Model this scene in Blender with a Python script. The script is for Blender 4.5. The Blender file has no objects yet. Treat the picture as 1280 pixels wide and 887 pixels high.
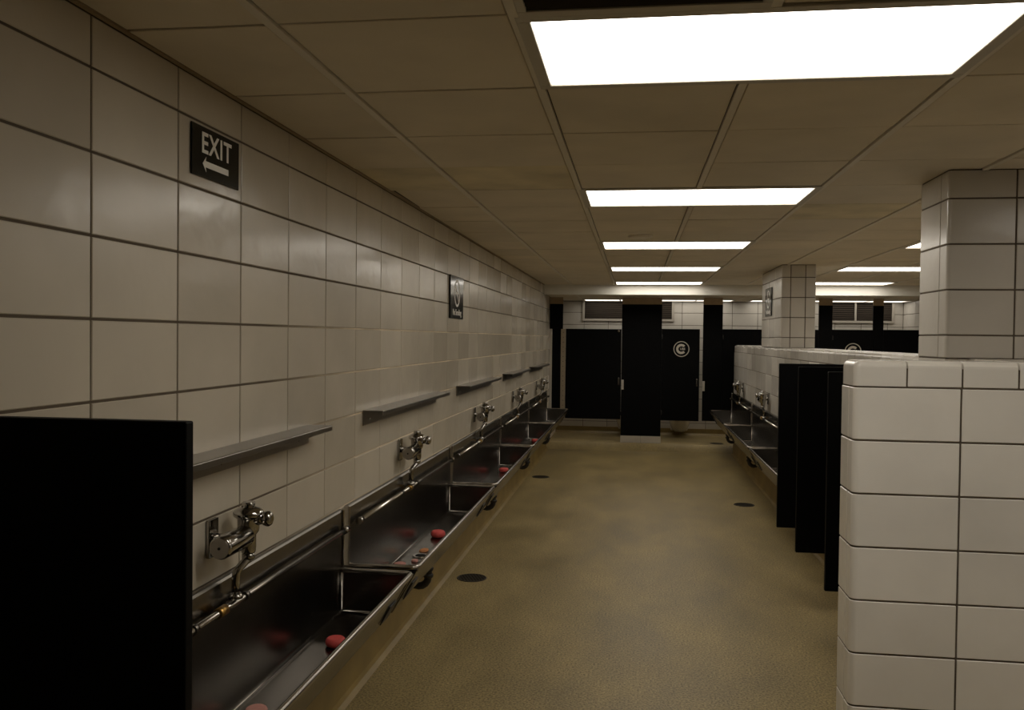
import bpy, bmesh, math, random
from mathutils import Vector, Matrix

# ------------------------------------------------------------------ camera, world, exposure
scene = bpy.context.scene
COL = scene.collection
HC = 1.667                                    # eye height
F_PX, YAW, PITCH, ROLL = 1089.965, 0.1399, 0.0197, 0.0113
fwd = Vector((-math.sin(YAW)*math.cos(PITCH), math.cos(YAW)*math.cos(PITCH), -math.sin(PITCH)))
rgt0 = Vector((math.cos(YAW), math.sin(YAW), 0))
up0 = rgt0.cross(fwd)
rgt = math.cos(ROLL)*rgt0 + math.sin(ROLL)*up0
upv = -math.sin(ROLL)*rgt0 + math.cos(ROLL)*up0
cam_data = bpy.data.cameras.new('camera')
cam_data.sensor_width = 36.0
cam_data.lens = F_PX/1280*36.0
cam_data.clip_start = 0.05
cam_data.clip_end = 100
cam = bpy.data.objects.new('camera', cam_data)
COL.objects.link(cam)
M = Matrix((rgt, upv, -fwd)).transposed().to_4x4()
M.translation = Vector((0, 0, HC))
cam.matrix_world = M
scene.camera = cam

world = bpy.data.worlds.new('world')
scene.world = world
world.use_nodes = True
world.node_tree.nodes['Background'].inputs['Color'].default_value = (0, 0, 0, 1)
world.node_tree.nodes['Background'].inputs['Strength'].default_value = 0.0
scene.view_settings.view_transform = 'Standard'
scene.view_settings.look = 'None'
scene.view_settings.gamma = 1.0
scene.view_settings.use_curve_mapping = False
scene.view_settings.exposure = 0.0
LAMP = 6.7                                    # radiance of the ceiling lamp diffusers
STALL_LAMP = 2.0                              # the older, dimmer lamps over the stalls
LAMP_COL = (1.0, 0.93, 0.82)

R = random.Random(7)
PI = math.pi

# ------------------------------------------------------------------ materials
MATS = {}
def new_mat(name):
    m = bpy.data.materials.new(name); m.use_nodes = True
    MATS[name] = m
    nt = m.node_tree
    return m, nt, nt.nodes['Principled BSDF']

def simple(name, col, rough=0.5, metal=0.0, spec=0.5, noise=0.0, nscale=20.0, bump=0.0, bscale=60.0, rvar=0.0):
    m, nt, b = new_mat(name)
    b.inputs['Base Color'].default_value = (*col, 1)
    b.inputs['Roughness'].default_value = rough
    b.inputs['Metallic'].default_value = metal
    b.inputs['Specular IOR Level'].default_value = spec
    tc = nt.nodes.new('ShaderNodeTexCoord')
    if noise:
        n = nt.nodes.new('ShaderNodeTexNoise'); n.inputs['Scale'].default_value = nscale; n.inputs['Detail'].default_value = 5
        nt.links.new(tc.outputs['Object'], n.inputs['Vector'])
        mx = nt.nodes.new('ShaderNodeMix'); mx.data_type = 'RGBA'
        mx.inputs['A'].default_value = (*[c*(1-noise) for c in col], 1)
        mx.inputs['B'].default_value = (*[min(1, c*(1+noise)) for c in col], 1)
        nt.links.new(n.outputs['Fac'], mx.inputs['Factor'])
        nt.links.new(mx.outputs['Result'], b.inputs['Base Color'])
        if rvar:
            mr = nt.nodes.new('ShaderNodeMapRange')
            mr.inputs['To Min'].default_value = rough-rvar; mr.inputs['To Max'].default_value = rough+rvar
            nt.links.new(n.outputs['Fac'], mr.inputs['Value']); nt.links.new(mr.outputs['Result'], b.inputs['Roughness'])
    if bump:
        n2 = nt.nodes.new('ShaderNodeTexNoise'); n2.inputs['Scale'].default_value = bscale; n2.inputs['Detail'].default_value = 3
        nt.links.new(tc.outputs['Object'], n2.inputs['Vector'])
        bp = nt.nodes.new('ShaderNodeBump'); bp.inputs['Strength'].default_value = bump; bp.inputs['Distance'].default_value = 0.01
        nt.links.new(n2.outputs['Fac'], bp.inputs['Height']); nt.links.new(bp.outputs['Normal'], b.inputs['Normal'])
    return m

def tile_material(name, col, rough, var=0.06, stain=0.10):
    m, nt, b = new_mat(name)
    N, Lk = nt.nodes, nt.links
    oi = N.new('ShaderNodeObjectInfo'); ge = N.new('ShaderNodeNewGeometry')
    ad = N.new('ShaderNodeMath'); ad.operation = 'ADD'
    fr = N.new('ShaderNodeMath'); fr.operation = 'FRACT'
    Lk.new(oi.outputs['Random'], ad.inputs[0]); Lk.new(ge.outputs['Random Per Island'], ad.inputs[1]); Lk.new(ad.outputs[0], fr.inputs[0])
    mr = N.new('ShaderNodeMapRange'); mr.inputs['To Min'].default_value = 1-var; mr.inputs['To Max'].default_value = 1+var
    Lk.new(fr.outputs[0], mr.inputs['Value'])
    tc = N.new('ShaderNodeTexCoord')
    ns = N.new('ShaderNodeTexNoise'); ns.inputs['Scale'].default_value = 3.0; ns.inputs['Detail'].default_value = 4
    Lk.new(ge.outputs['Position'], ns.inputs['Vector'])
    m2 = N.new('ShaderNodeMapRange'); m2.inputs['From Min'].default_value = .3; m2.inputs['From Max'].default_value = .7
    m2.inputs['To Min'].default_value = 1-stain; m2.inputs['To Max'].default_value = 1.0
    Lk.new(ns.outputs['Fac'], m2.inputs['Value'])
    mu = N.new('ShaderNodeMath'); mu.operation = 'MULTIPLY'; Lk.new(mr.outputs['Result'], mu.inputs[0]); Lk.new(m2.outputs['Result'], mu.inputs[1])
    vm = N.new('ShaderNodeVectorMath'); vm.operation = 'SCALE'; vm.inputs[0].default_value = col
    Lk.new(mu.outputs[0], vm.inputs['Scale']); Lk.new(vm.outputs['Vector'], b.inputs['Base Color'])
    b.inputs['Roughness'].default_value = rough
    n2 = N.new('ShaderNodeTexNoise'); n2.inputs['Scale'].default_value = 9.0; n2.inputs['Detail'].default_value = 2
    Lk.new(ge.outputs['Position'], n2.inputs['Vector'])
    bp = N.new('ShaderNodeBump'); bp.inputs['Strength'].default_value = 0.12; bp.inputs['Distance'].default_value = 0.02
    Lk.new(n2.outputs['Fac'], bp.inputs['Height']); Lk.new(bp.outputs['Normal'], b.inputs['Normal'])
    m3 = N.new('ShaderNodeMapRange'); m3.inputs['To Min'].default_value = rough*0.8; m3.inputs['To Max'].default_value = rough*1.35
    Lk.new(fr.outputs[0], m3.inputs['Value']); Lk.new(m3.outputs['Result'], b.inputs['Roughness'])
    return m

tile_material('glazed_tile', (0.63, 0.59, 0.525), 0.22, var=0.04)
tile_material('glazed_tile_lit', (0.92, 0.88, 0.81), 0.18)  # end wall copy of the tile, its brighter lighting put into the colour
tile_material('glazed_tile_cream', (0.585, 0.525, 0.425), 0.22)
tile_material('acoustic_stained', (0.84, 0.74, 0.53), 0.9, var=0.02, stain=0.3)
tile_material('acoustic', (0.77, 0.69, 0.56), 0.9, var=0.05, stain=0.12)
simple('grout', (0.10, 0.078, 0.055), 0.9, noise=0.5, nscale=7)
def grout_left():
    m, nt, b = new_mat('grout_left'); N, Lk = nt.nodes, nt.links
    ge = N.new('ShaderNodeNewGeometry'); sx = N.new('ShaderNodeSeparateXYZ'); Lk.new(ge.outputs['Position'], sx.inputs[0])
    ns = N.new('ShaderNodeTexNoise'); ns.inputs['Scale'].default_value = 2.5; ns.inputs['Detail'].default_value = 4; Lk.new(ge.outputs['Position'], ns.inputs['Vector'])
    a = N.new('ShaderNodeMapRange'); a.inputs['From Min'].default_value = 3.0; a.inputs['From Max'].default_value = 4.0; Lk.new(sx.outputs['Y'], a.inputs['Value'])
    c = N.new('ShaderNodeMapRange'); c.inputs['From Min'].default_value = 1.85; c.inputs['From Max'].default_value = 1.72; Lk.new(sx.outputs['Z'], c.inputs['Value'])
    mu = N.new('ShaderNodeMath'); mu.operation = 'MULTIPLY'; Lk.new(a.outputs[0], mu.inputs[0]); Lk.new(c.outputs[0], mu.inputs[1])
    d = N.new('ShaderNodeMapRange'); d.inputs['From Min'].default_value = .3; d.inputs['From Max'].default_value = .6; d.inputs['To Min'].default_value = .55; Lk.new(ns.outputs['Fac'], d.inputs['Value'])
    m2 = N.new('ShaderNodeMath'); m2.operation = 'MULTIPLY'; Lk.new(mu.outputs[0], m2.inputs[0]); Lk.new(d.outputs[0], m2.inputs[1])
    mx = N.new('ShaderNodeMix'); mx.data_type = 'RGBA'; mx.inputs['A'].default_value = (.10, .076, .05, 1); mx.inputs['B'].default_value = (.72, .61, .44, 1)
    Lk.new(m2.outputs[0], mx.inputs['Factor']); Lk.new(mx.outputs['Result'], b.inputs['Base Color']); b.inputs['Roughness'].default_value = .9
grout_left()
simple('grout_light', (0.30, 0.25, 0.17), 0.9, noise=0.55, nscale=5)
simple('tee', (0.74, 0.68, 0.58), 0.5)
simple('ceiling_void', (0.03, 0.025, 0.02), 1.0)
simple('plaster', (0.70, 0.68, 0.62), 0.6, noise=0.05, nscale=4)
simple('black_panel', (0.003, 0.003, 0.0032), 0.5, spec=0.06)
simple('sign_black', (0.008, 0.009, 0.008), 0.12, spec=0.22)
simple('sign_white', (0.88, 0.85, 0.79), 0.4)
simple('emblem', (0.55, 0.50, 0.42), 0.5)
simple('steel', (0.19, 0.175, 0.155), 0.25, metal=1.0, noise=0.12, nscale=6, rvar=0.04)
simple('steel_rim', (0.40, 0.375, 0.34), 0.22, metal=1.0)
simple('steel_bright', (0.62, 0.59, 0.54), 0.2, metal=1.0)
simple('steel_shelf', (0.33, 0.31, 0.285), 0.3, metal=1.0, noise=0.1, nscale=15, rvar=0.05)
simple('chrome', (0.42, 0.405, 0.38), 0.11, metal=1.0)
simple('brass', (0.45, 0.27, 0.08), 0.35, metal=1.0)
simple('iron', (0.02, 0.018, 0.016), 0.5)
simple('grate_iron', (0.05, 0.042, 0.03), 0.5, metal=0.6)
simple('hole_dark', (0.008, 0.007, 0.006), 1.0)
simple('puck', (0.75, 0.10, 0.09), 0.6, noise=0.15, nscale=60)
simple('puck_pale', (0.62, 0.30, 0.25), 0.7, noise=0.2, nscale=60)
simple('puck_orange', (0.62, 0.25, 0.09), 0.7, noise=0.2, nscale=60)
simple('porcelain', (0.70, 0.68, 0.63), 0.12)
simple('lamp_frame', (0.55, 0.51, 0.44), 0.5)
simple('header_wood', (0.36, 0.27, 0.17), 0.7, noise=0.2, nscale=8)
simple('louver', (0.04, 0.031, 0.023), 0.7, spec=0.1)
simple('window_frame', (0.42, 0.38, 0.32), 0.5)
simple('hinge_metal', (0.34, 0.28, 0.20), 0.45, metal=0.5)
simple('shoe_steel', (0.60, 0.56, 0.50), 0.35, metal=0.7)

# floor: sealed aggregate
def floor_material():
    m, nt, b = new_mat('epoxy_floor')
    N, Lk = nt.nodes, nt.links
    ge = N.new('ShaderNodeNewGeometry')
    fine = N.new('ShaderNodeTexNoise'); fine.inputs['Scale'].default_value = 95; fine.inputs['Detail'].default_value = 6; fine.inputs['Roughness'].default_value = .7
    Lk.new(ge.outputs['Position'], fine.inputs['Vector'])
    cr = N.new('ShaderNodeValToRGB')
    cr.color_ramp.elements[0].position = .36; cr.color_ramp.elements[0].color = (0.125, 0.086, 0.032, 1)
    cr.color_ramp.elements[1].position = .64; cr.color_ramp.elements[1].color = (0.56, 0.435, 0.20, 1)
    Lk.new(fine.outputs['Fac'], cr.inputs['Fac'])
    mp = N.new('ShaderNodeMapping'); mp.inputs['Scale'].default_value = (1.6, 0.75, 1)
    Lk.new(ge.outputs['Position'], mp.inputs['Vector'])
    big = N.new('ShaderNodeTexNoise'); big.inputs['Scale'].default_value = 1.5; big.inputs['Detail'].default_value = 5; big.inputs['Roughness'].default_value = .6
    Lk.new(mp.outputs['Vector'], big.inputs['Vector'])
    mr = N.new('ShaderNodeMapRange'); mr.inputs['From Min'].default_value = .3; mr.inputs['From Max'].default_value = .7
    mr.inputs['To Min'].default_value = .60; mr.inputs['To Max'].default_value = 1.06
    Lk.new(big.outputs['Fac'], mr.inputs['Value'])
    vm = N.new('ShaderNodeVectorMath'); vm.operation = 'SCALE'
    Lk.new(cr.outputs['Color'], vm.inputs[0]); Lk.new(mr.outputs['Result'], vm.inputs['Scale'])
    Lk.new(vm.outputs['Vector'], b.inputs['Base Color'])
    mr2 = N.new('ShaderNodeMapRange'); mr2.inputs['To Min'].default_value = .34; mr2.inputs['To Max'].default_value = .62
    Lk.new(big.outputs['Fac'], mr2.inputs['Value']); Lk.new(mr2.outputs['Result'], b.inputs['Roughness'])
    b.inputs['Specular IOR Level'].default_value = .4
    bp = N.new('ShaderNodeBump'); bp.inputs['Strength'].default_value = .25; bp.inputs['Distance'].default_value = .004
    Lk.new(fine.outputs['Fac'], bp.inputs['Height']); Lk.new(bp.outputs['Normal'], b.inputs['Normal'])
floor_material()
simple('epoxy_base', (0.27, 0.19, 0.062), 0.45, noise=0.55, nscale=4)

for nm, st in (('lamp_diffuser', LAMP), ('stall_lamp_diffuser', STALL_LAMP)):
    m, nt, b = new_mat(nm)
    nt.nodes.remove(b)
    em = nt.nodes.new('ShaderNodeEmission'); em.inputs['Color'].default_value = (*LAMP_COL, 1); em.inputs['Strength'].default_value = st
    nt.links.new(em.outputs[0], nt.nodes['Material Output'].inputs['Surface'])

# ------------------------------------------------------------------ mesh helpers
class MB:
    def __init__(s): s.v = []; s.f = []; s.sm = []
    def add(s, vs, fs, smooth=False):
        o = len(s.v); s.v += [tuple(p) for p in vs]
        for f in fs: s.f.append([o+i for i in f]); s.sm.append(smooth)
        return s
    def box(s, x0, x1, y0, y1, z0, z1):
        v = [(x0,y0,z0),(x1,y0,z0),(x1,y1,z0),(x0,y1,z0),(x0,y0,z1),(x1,y0,z1),(x1,y1,z1),(x0,y1,z1)]
        return s.add(v, [(0,3,2,1),(4,5,6,7),(0,1,5,4),(1,2,6,5),(2,3,7,6),(3,0,4,7)])
    def tube(s, pts, r, n=12, caps=True):
        pts = [Vector(p) for p in pts]; rs = r if isinstance(r, (list, tuple)) else [r]*len(pts)
        rings = []; prev = None
        for i, p in enumerate(pts):
            a = pts[max(0, i-1)]; c = pts[min(len(pts)-1, i+1)]
            t = (c-a).normalized()
            if prev is None:
                u = t.orthogonal().normalized()
            else:
                u = (prev - t*prev.dot(t)).normalized()
            prev = u; w = t.cross(u)
            rings.append([p + (u*math.cos(2*PI*k/n)+w*math.sin(2*PI*k/n))*rs[i] for k in range(n)])
        o = len(s.v)
        for rg in rings: s.v += [tuple(q) for q in rg]
        for i in range(len(rings)-1):
            for k in range(n):
                s.f.append([o+i*n+k, o+i*n+(k+1)%n, o+(i+1)*n+(k+1)%n, o+(i+1)*n+k]); s.sm.append(True)
        if caps:
            s.f.append([o+k for k in range(n)][::-1]); s.sm.append(False)
            e = o+(len(rings)-1)*n
            s.f.append([e+k for k in range(n)]); s.sm.append(False)
        return s
    def lathe(s, prof, c, axis='z', n=20):
        # prof: list of (radius, height along axis)
        c = Vector(c); ax = {'x': Vector((1,0,0)), 'y': Vector((0,1,0)), 'z': Vector((0,0,1))}[axis]
        u = ax.orthogonal().normalized(); w = ax.cross(u); o = len(s.v)
        for r, h in prof:
            for k in range(n):
                a = 2*PI*k/n
                s.v.append(tuple(c+ax*h+(u*math.cos(a)+w*math.sin(a))*max(r, 1e-4)))
        for i in range(len(prof)-1):
            for k in range(n):
                s.f.append([o+i*n+k, o+i*n+(k+1)%n, o+(i+1)*n+(k+1)%n, o+(i+1)*n+k]); s.sm.append(True)
        s.f.append([o+k for k in range(n)][::-1]); s.sm.append(False)
        e = o+(len(prof)-1)*n; s.f.append([e+k for k in range(n)]); s.sm.append(False)
        return s
    def prism_y(s, prof, y0, y1):
        n = len(prof); v = [(x, y0, z) for x, z in prof]+[(x, y1, z) for x, z in prof]
        f = [[k, (k+1) % n, n+(k+1) % n, n+k] for k in range(n)]
        f += [list(range(n))[::-1], list(range(n, 2*n))]
        return s.add(v, f)
    def prism_x(s, prof, x0, x1):
        n = len(prof); v = [(x0, y, z) for y, z in prof]+[(x1, y, z) for y, z in prof]
        f = [[k, (k+1) % n, n+(k+1) % n, n+k] for k in range(n)]
        f += [list(range(n))[::-1], list(range(n, 2*n))]
        return s.add(v, f)
    def mesh(s, name, mat, bevel=0.0, seg=2, soft=0.0):
        me = bpy.data.meshes.new(name)
        me.from_pydata(s.v, [], s.f)
        bm = bmesh.new(); bm.from_mesh(me)
        for f, sm in zip(bm.faces, s.sm): f.smooth = sm
        bmesh.ops.recalc_face_normals(bm, faces=bm.faces)
        if bevel:
            ed = [e for e in bm.edges if len(e.link_faces) == 2 and e.calc_face_angle(0) > 0.6]
            bmesh.ops.bevel(bm, geom=ed, offset=bevel, segments=seg, profile=.5, affect='EDGES')
        if soft:
            for f in bm.faces: f.smooth = True
            for e in bm.edges: e.smooth = len(e.link_faces) == 2 and e.calc_face_angle(0) < soft
        bm.to_mesh(me); bm.free()
        me.materials.append(MATS[mat])
        return me
    def build(s, name, mat, parent=None, bevel=0.0, seg=2, loc=None, soft=0.0):
        return link(name, s.mesh(name, mat, bevel, seg, soft), parent, loc)

def link(name, me, parent=None, loc=None, rz=0.0):
    o = bpy.data.objects.new(name, me); COL.objects.link(o)
    if parent: o.parent = parent
    if loc is not None: o.location = loc
    if rz: o.rotation_euler = (0, 0, rz)
    return o
def tag(o, label, cat=None, group=None, kind=None):
    o['label'] = label
    if cat: o['category'] = cat
    if group: o['group'] = group
    if kind: o['kind'] = kind
    return o
def thing(name, label, cat, loc=(0,0,0), rz=0.0, group=None):
    o = bpy.data.objects.new(name, None); COL.objects.link(o)
    o.empty_display_size = .1
    o.location = loc; o.rotation_euler = (0, 0, rz)
    return tag(o, label, cat, group)
def copy_tree(o, parent=None):
    c = o.copy(); COL.objects.link(c); c.parent = parent
    for ch in list(o.children): copy_tree(ch, c)
    return c
def struct(o, label): return tag(o, label, None, None, 'structure')

def weighted(o):
    m = o.modifiers.new('normals', 'WEIGHTED_NORMAL'); m.keep_sharp = True; m.weight = 100; return o

def text_mesh(txt, size, depth, mat, xs=1.0, weight=0.0, align='CENTER', space=1.0):
    cu = bpy.data.curves.new('lettering', 'FONT'); cu.body = txt; cu.size = size; cu.extrude = depth
    cu.align_x = align; cu.align_y = 'CENTER'; cu.offset = weight; cu.resolution_u = 3; cu.space_character = space
    ob = bpy.data.objects.new('lettering', cu); COL.objects.link(ob)
    dg = bpy.context.evaluated_depsgraph_get()
    me = bpy.data.meshes.new_from_object(ob.evaluated_get(dg))
    bpy.data.objects.remove(ob)
    for v in me.vertices: v.co.x *= xs
    me.materials.clear(); me.materials.append(MATS[mat])
    return me

# ------------------------------------------------------------------ dimensions
XL, XR = -1.312, 4.26
YF, YB = -7.0, 14.75
CEIL = HC + 0.7713
LOWC = HC + 0.635
BW, BH, GR = 0.4064, 0.2032, 0.007
ZJ = HC + 0.6439                               # a bed joint
COL0 = 1.9612                                  # a head joint of the left wall
DX0, DX1 = 1.46, 1.82                          # half-height divider
DTOP = HC - 0.0705
YDEND = 13.25

# ------------------------------------------------------------------ tiles
_tile_cache = {}
TD = 0.010
def tile_geo(w, h, b=0.0022):
    x, z = w/2, h/2
    v = [(-x,TD,-z),(x,TD,-z),(x,TD,z),(-x,TD,z), (-x,b,-z),(x,b,-z),(x,b,z),(-x,b,z),
         (-x+b,0,-z+b),(x-b,0,-z+b),(x-b,0,z-b),(-x+b,0,z-b)]
    f = [(8,9,10,11)]
    for k in range(4):
        j = (k+1) % 4
        f += [(4+k,4+j,8+j,8+k), (k,j,4+j,4+k)]
    return v, f
def tile_mesh(w, h, mat='glazed_tile'):
    key = (round(w, 4), round(h, 4), mat)
    if key not in _tile_cache:
        _tile_cache[key] = MB().add(*tile_geo(w, h)).mesh('tile', mat)
    return _tile_cache[key]
ROT = {'+x': PI/2, '-x': -PI/2, '-y': 0.0, '+y': PI}
def place(face, plane, u, z):
    if face in ('+x', '-x'): return (plane, u, z)
    return (u, plane, z)
def rows_between(z0, z1, ztop_joint=ZJ):
    k = math.ceil((ztop_joint-z1)/BH - 1e-6)
    js = []
    z = ztop_joint - k*BH
    edges = [z1]
    while z > z0+1e-4:
        if z < z1-1e-4: edges.append(z)
        z -= BH
    edges.append(z0)
    return [(edges[i+1], edges[i]) for i in range(len(edges)-1) if edges[i]-edges[i+1] > .02]
def cols_between(a, b_, joint, w=BW):
    k = math.ceil((a-joint)/w - 1e-6); e = [a]; u = joint+k*w
    while u < b_-1e-4:
        if u > a+1e-4: e.append(u)
        u += w
    e.append(b_)
    return [(e[i], e[i+1]) for i in range(len(e)-1) if e[i+1]-e[i] > .02]
def tile_face(parent, face, plane, cols, rows, skip=None, tilt=.0016, mat='glazed_tile'):
    n = 0
    for (a, b_) in cols:
        for (z0, z1) in rows:
            if skip and skip(a, b_, z0, z1): continue
            me = tile_mesh(b_-a-GR, z1-z0-GR, mat)
            o = bpy.data.objects.new('tile', me); COL.objects.link(o); o.parent = parent
            o.location = place(face, plane, (a+b_)/2, (z0+z1)/2)
            o.rotation_euler = (R.uniform(-tilt, tilt), 0, ROT[face]+R.uniform(-tilt, tilt))
            n += 1
    return n
def tile_field(parent, face, plane, cols, rows, skip=None, mat='glazed_tile'):
    mb = MB(); rz = ROT[face]; c, s = math.cos(rz), math.sin(rz)
    for (a, b_) in cols:
        for (z0, z1) in rows:
            if skip and skip(a, b_, z0, z1): continue
            v, f = tile_geo(b_-a-GR, z1-z0-GR)
            p = place(face, plane, (a+b_)/2, (z0+z1)/2)
            t = R.uniform(-.0016, .0016); c, s = math.cos(rz+t), math.sin(rz+t)
            mb.add([(p[0]+c*x-s*y, p[1]+s*x+c*y, p[2]+z) for x, y, z in v], f)
    if mb.f:
        o = mb.build('tile_field', mat, parent); o['kind'] = 'stuff'
        return o
REC = 0.0035                                    # how deep the joints lie

# ------------------------------------------------------------------ floor
floor = MB().box(XL-.2, XR+.2, YF-.2, YB+.2, -.2, 0).build('floor', 'epoxy_floor')
struct(floor, 'tan brown sealed aggregate floor with darker worn patches')
PLAT = .085
MB().prism_x([(12.95, -.05), (13.36, PLAT), (YB, PLAT), (YB, -.05)], XL, XR).build('stall_platform', 'epoxy_floor', floor)

# ------------------------------------------------------------------ left wall
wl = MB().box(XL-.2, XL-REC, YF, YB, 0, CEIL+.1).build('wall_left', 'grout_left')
struct(wl, 'long white glazed block wall with brown joints above the troughs')
rowsL = rows_between(.3, CEIL)
up_rows = [r for r in rowsL if r[0] > .72]
lo_rows = [r for r in rowsL if r[0] <= .72]
c_all = cols_between(YF+.02, YB, COL0)
c_near = [c for c in c_all if 1.1 < c[0] < 12.0]
c_rest = [c for c in c_all if not (1.1 < c[0] < 12.0)]
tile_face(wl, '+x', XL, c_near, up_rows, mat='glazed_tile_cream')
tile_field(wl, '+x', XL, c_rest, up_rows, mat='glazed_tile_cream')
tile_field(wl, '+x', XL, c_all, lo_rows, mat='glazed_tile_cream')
def base_prof(s, h, x, t=.022):
    # coved epoxy base against a wall face at x, s = outward direction
    return [(x-s*.001, h), (x+s*t*.7, h), (x+s*t, h-.008), (x+s*t, .035), (x+s*(t+.008), .014), (x+s*(t+.03), .0005), (x-s*.001, .0005)]
bl = MB().prism_y(base_prof(1, .33, XL), YF, 13.0).build('baseboard_left', 'epoxy_base')
struct(bl, 'coved ochre base along the tiled wall under the troughs')

# ------------------------------------------------------------------ back wall
wb = MB().box(XL-.2, XR+.2, YB+REC, YB+.2, 0, CEIL+.1).build('wall_back', 'grout')
struct(wb, 'white tiled back wall behind the toilet stalls')
WIN = [(-.885, .64), (2.95, 4.12)]
WZ0 = HC + .30
def win_skip(a, b_, z0, z1):
    return any(a > w0-.05 and b_ < w1+.05 and z0 > WZ0-.05 for w0, w1 in WIN)
rowsB = rows_between(PLAT+.1, LOWC)
colsB = cols_between(XL, XR, -.855)
tile_face(wb, '-y', YB, colsB, rowsB, win_skip)
bb = MB().prism_x([(YB+.001, PLAT+.105), (YB-.02, PLAT+.105), (YB-.024, PLAT+.03), (YB-.05, PLAT+.0005), (YB+.001, PLAT+.0005)], XL, XR).build('baseboard_back', 'epoxy_base')
struct(bb, 'low ochre base at the foot of the back wall')

def make_window(name, x0, x1, mull, label):
    w = thing(name, label, None)
    del w['label']; struct(w, label)
    z0, z1 = WZ0, LOWC
    yb = YB-.002
    fr = MB()
    fr.box(x0, x1, yb-.03, yb, z0, z0+.035); fr.box(x0, x0+.04, yb-.03, yb, z0+.035, z1); fr.box(x1-.04, x1, yb-.03, yb, z0+.035, z1)
    fr.build('window_frame', 'window_frame', w, .003)
    MB().box(x0+.04, x1-.04, yb-.008, yb-.004, z0+.035, z1).build('pane', 'hole_dark', w)
    if mull: MB().box(mull-.015, mull+.015, yb-.032, yb-.006, z0+.035, z1).build('mullion', 'window_frame', w, .003)
    n = 9; sl = None
    for k in range(n):
        zc = z0+.035+(z1-z0-.035)*(k+.5)/n
        if sl is None:
            mb = MB().prism_x([(yb-.024, -.013), (yb-.021, -.013), (yb-.010, .013), (yb-.013, .013)], x0+.042, x1-.042)
            sl = mb.mesh('louver_slat', 'louver')
        link('louver_slat', sl, w, (0, 0, zc))
    return w
make_window('window_1', WIN[0][0], WIN[0][1], None, 'dark louvered window high on the back wall above the emblem door')
make_window('window_2', WIN[1][0], WIN[1][1], 3.52, 'dark louvered window with a mullion in the far corner')

# ------------------------------------------------------------------ right and front walls
wr = MB().box(XR+REC, XR+.2, YF, YB, 0, CEIL+.1).build('wall_right', 'grout')
struct(wr, 'white tiled side wall beyond the divider')
c_r = cols_between(YF+.02, YB, YB-.2)
tile_face(wr, '-x', XR, [c for c in c_r if c[0] > 11.5], [r for r in rows_between(0.1, CEIL) if r[0] > HC-.3])
tile_field(wr, '-x', XR, [c for c in c_r if c[0] <= 11.5], rows_between(0.1, CEIL))
tile_field(wr, '-x', XR, [c for c in c_r if c[0] > 11.5], [r for r in rows_between(0.1, CEIL) if r[0] <= HC-.3])
wf = MB().box(XL-.2, XR+.2, YF-.2, YF-REC, 0, CEIL+.1).build('wall_front', 'grout')
struct(wf, 'white tiled wall behind the viewer')
tile_field(wf, '+y', YF, cols_between(XL, XR, 0.0), rows_between(0.1, CEIL))

# ------------------------------------------------------------------ ceiling
XA, RY0, CT = -0.9082, 2.085, 0.6096
BULK_Y = 12.53
ceil = MB().box(XL-.2, XR+.2, YF, BULK_Y+.1, CEIL+.03, CEIL+.2).build('ceiling', 'ceiling_void')
struct(ceil, 'suspended ceiling of off-white acoustic tiles in a metal grid')
xl = [XL]+[XA+CT*k for k in range(0, 9)]+[XR]
yl_near = [RY0+CT*k for k in range(-1, 18)]+[BULK_Y]
yl_back = [YF]+[RY0+CT*k for k in range(-14, 0)]
LIGHT_ROWS = [0, 4, 8, 12, 16]
def is_light(i, r):      # i index of column in xl, r row number
    return r in LIGHT_ROWS and i in (2, 3, 6, 7)
def is_vent(i, r): return r == -1 and i == 2
_ct = {}
def ceiling_tile(w, d):
    k = (round(w, 3), round(d, 3))
    if k not in _ct:
        b = .002; x, y = w/2, d/2
        v = [(-x,-y,.012),(x,-y,.012),(x,y,.012),(-x,y,.012),(-x,-y,b),(x,-y,b),(x,y,b),(-x,y,b),(-x+b,-y+b,0),(x-b,-y+b,0),(x-b,y-b,0),(-x+b,y-b,0)]
        f = [(8,9,10,11)]
        for q in range(4):
            j = (q+1) % 4; f += [(4+q,4+j,8+j,8+q), (q,j,4+j,4+q)]
        _ct[k] = MB().add(v, f).mesh('ceiling_tile', 'acoustic')
    return _ct[k]
for i in range(len(xl)-1):
    for j in range(len(yl_near)-1):
        r = j-1
        if is_light(i, r) or is_vent(i, r): continue
        w = xl[i+1]-xl[i]-.034; d = yl_near[j+1]-yl_near[j]-.011
        if d < .03: continue
        o = link('ceiling_tile', ceiling_tile(w, d), ceil, ((xl[i]+xl[i+1])/2, (yl_near[j]+yl_near[j+1])/2, CEIL+R.uniform(.0005, .003)))
        o.rotation_euler = (R.uniform(-.002, .002), R.uniform(-.002, .002), 0)
        if r == 3 and i in (0, 1) or r == 5 and i == 4:             # water-stained tiles
            o.material_slots[0].link = 'OBJECT'; o.material_slots[0].material = MATS['acoustic_stained']
        if i == 0 and r == 4: o.location.x += .010; o.rotation_euler.z = .014; o.location.z += .004   # slipped tile leaving a dark gap
mb = MB()
for i in range(len(xl)-1):
    for j in range(len(yl_back)-1):
        mb.box(xl[i]+.011, xl[i+1]-.011, yl_back[j]+.004, yl_back[j+1]-.004, CEIL+.001, CEIL+.012)
o = mb.build('tile_field', 'acoustic', ceil); o['kind'] = 'stuff'
for i, x in enumerate(xl[1:-1]):
    segs = [(YF, BULK_Y)]
    if i in (2, 6):                                  # broken where a lamp spans two bays
        e = [YF]+[q for r in LIGHT_ROWS for q in (RY0+CT*r, RY0+CT*(r+1))]+[BULK_Y]
        segs = [(e[k], e[k+1]) for k in range(0, len(e), 2)]
    for a, b_ in segs:
        MB().box(x-.0125, x+.0125, a, b_, CEIL-.004, CEIL+.012).build('ceiling_runner', 'tee', ceil, .001, 1)
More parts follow.
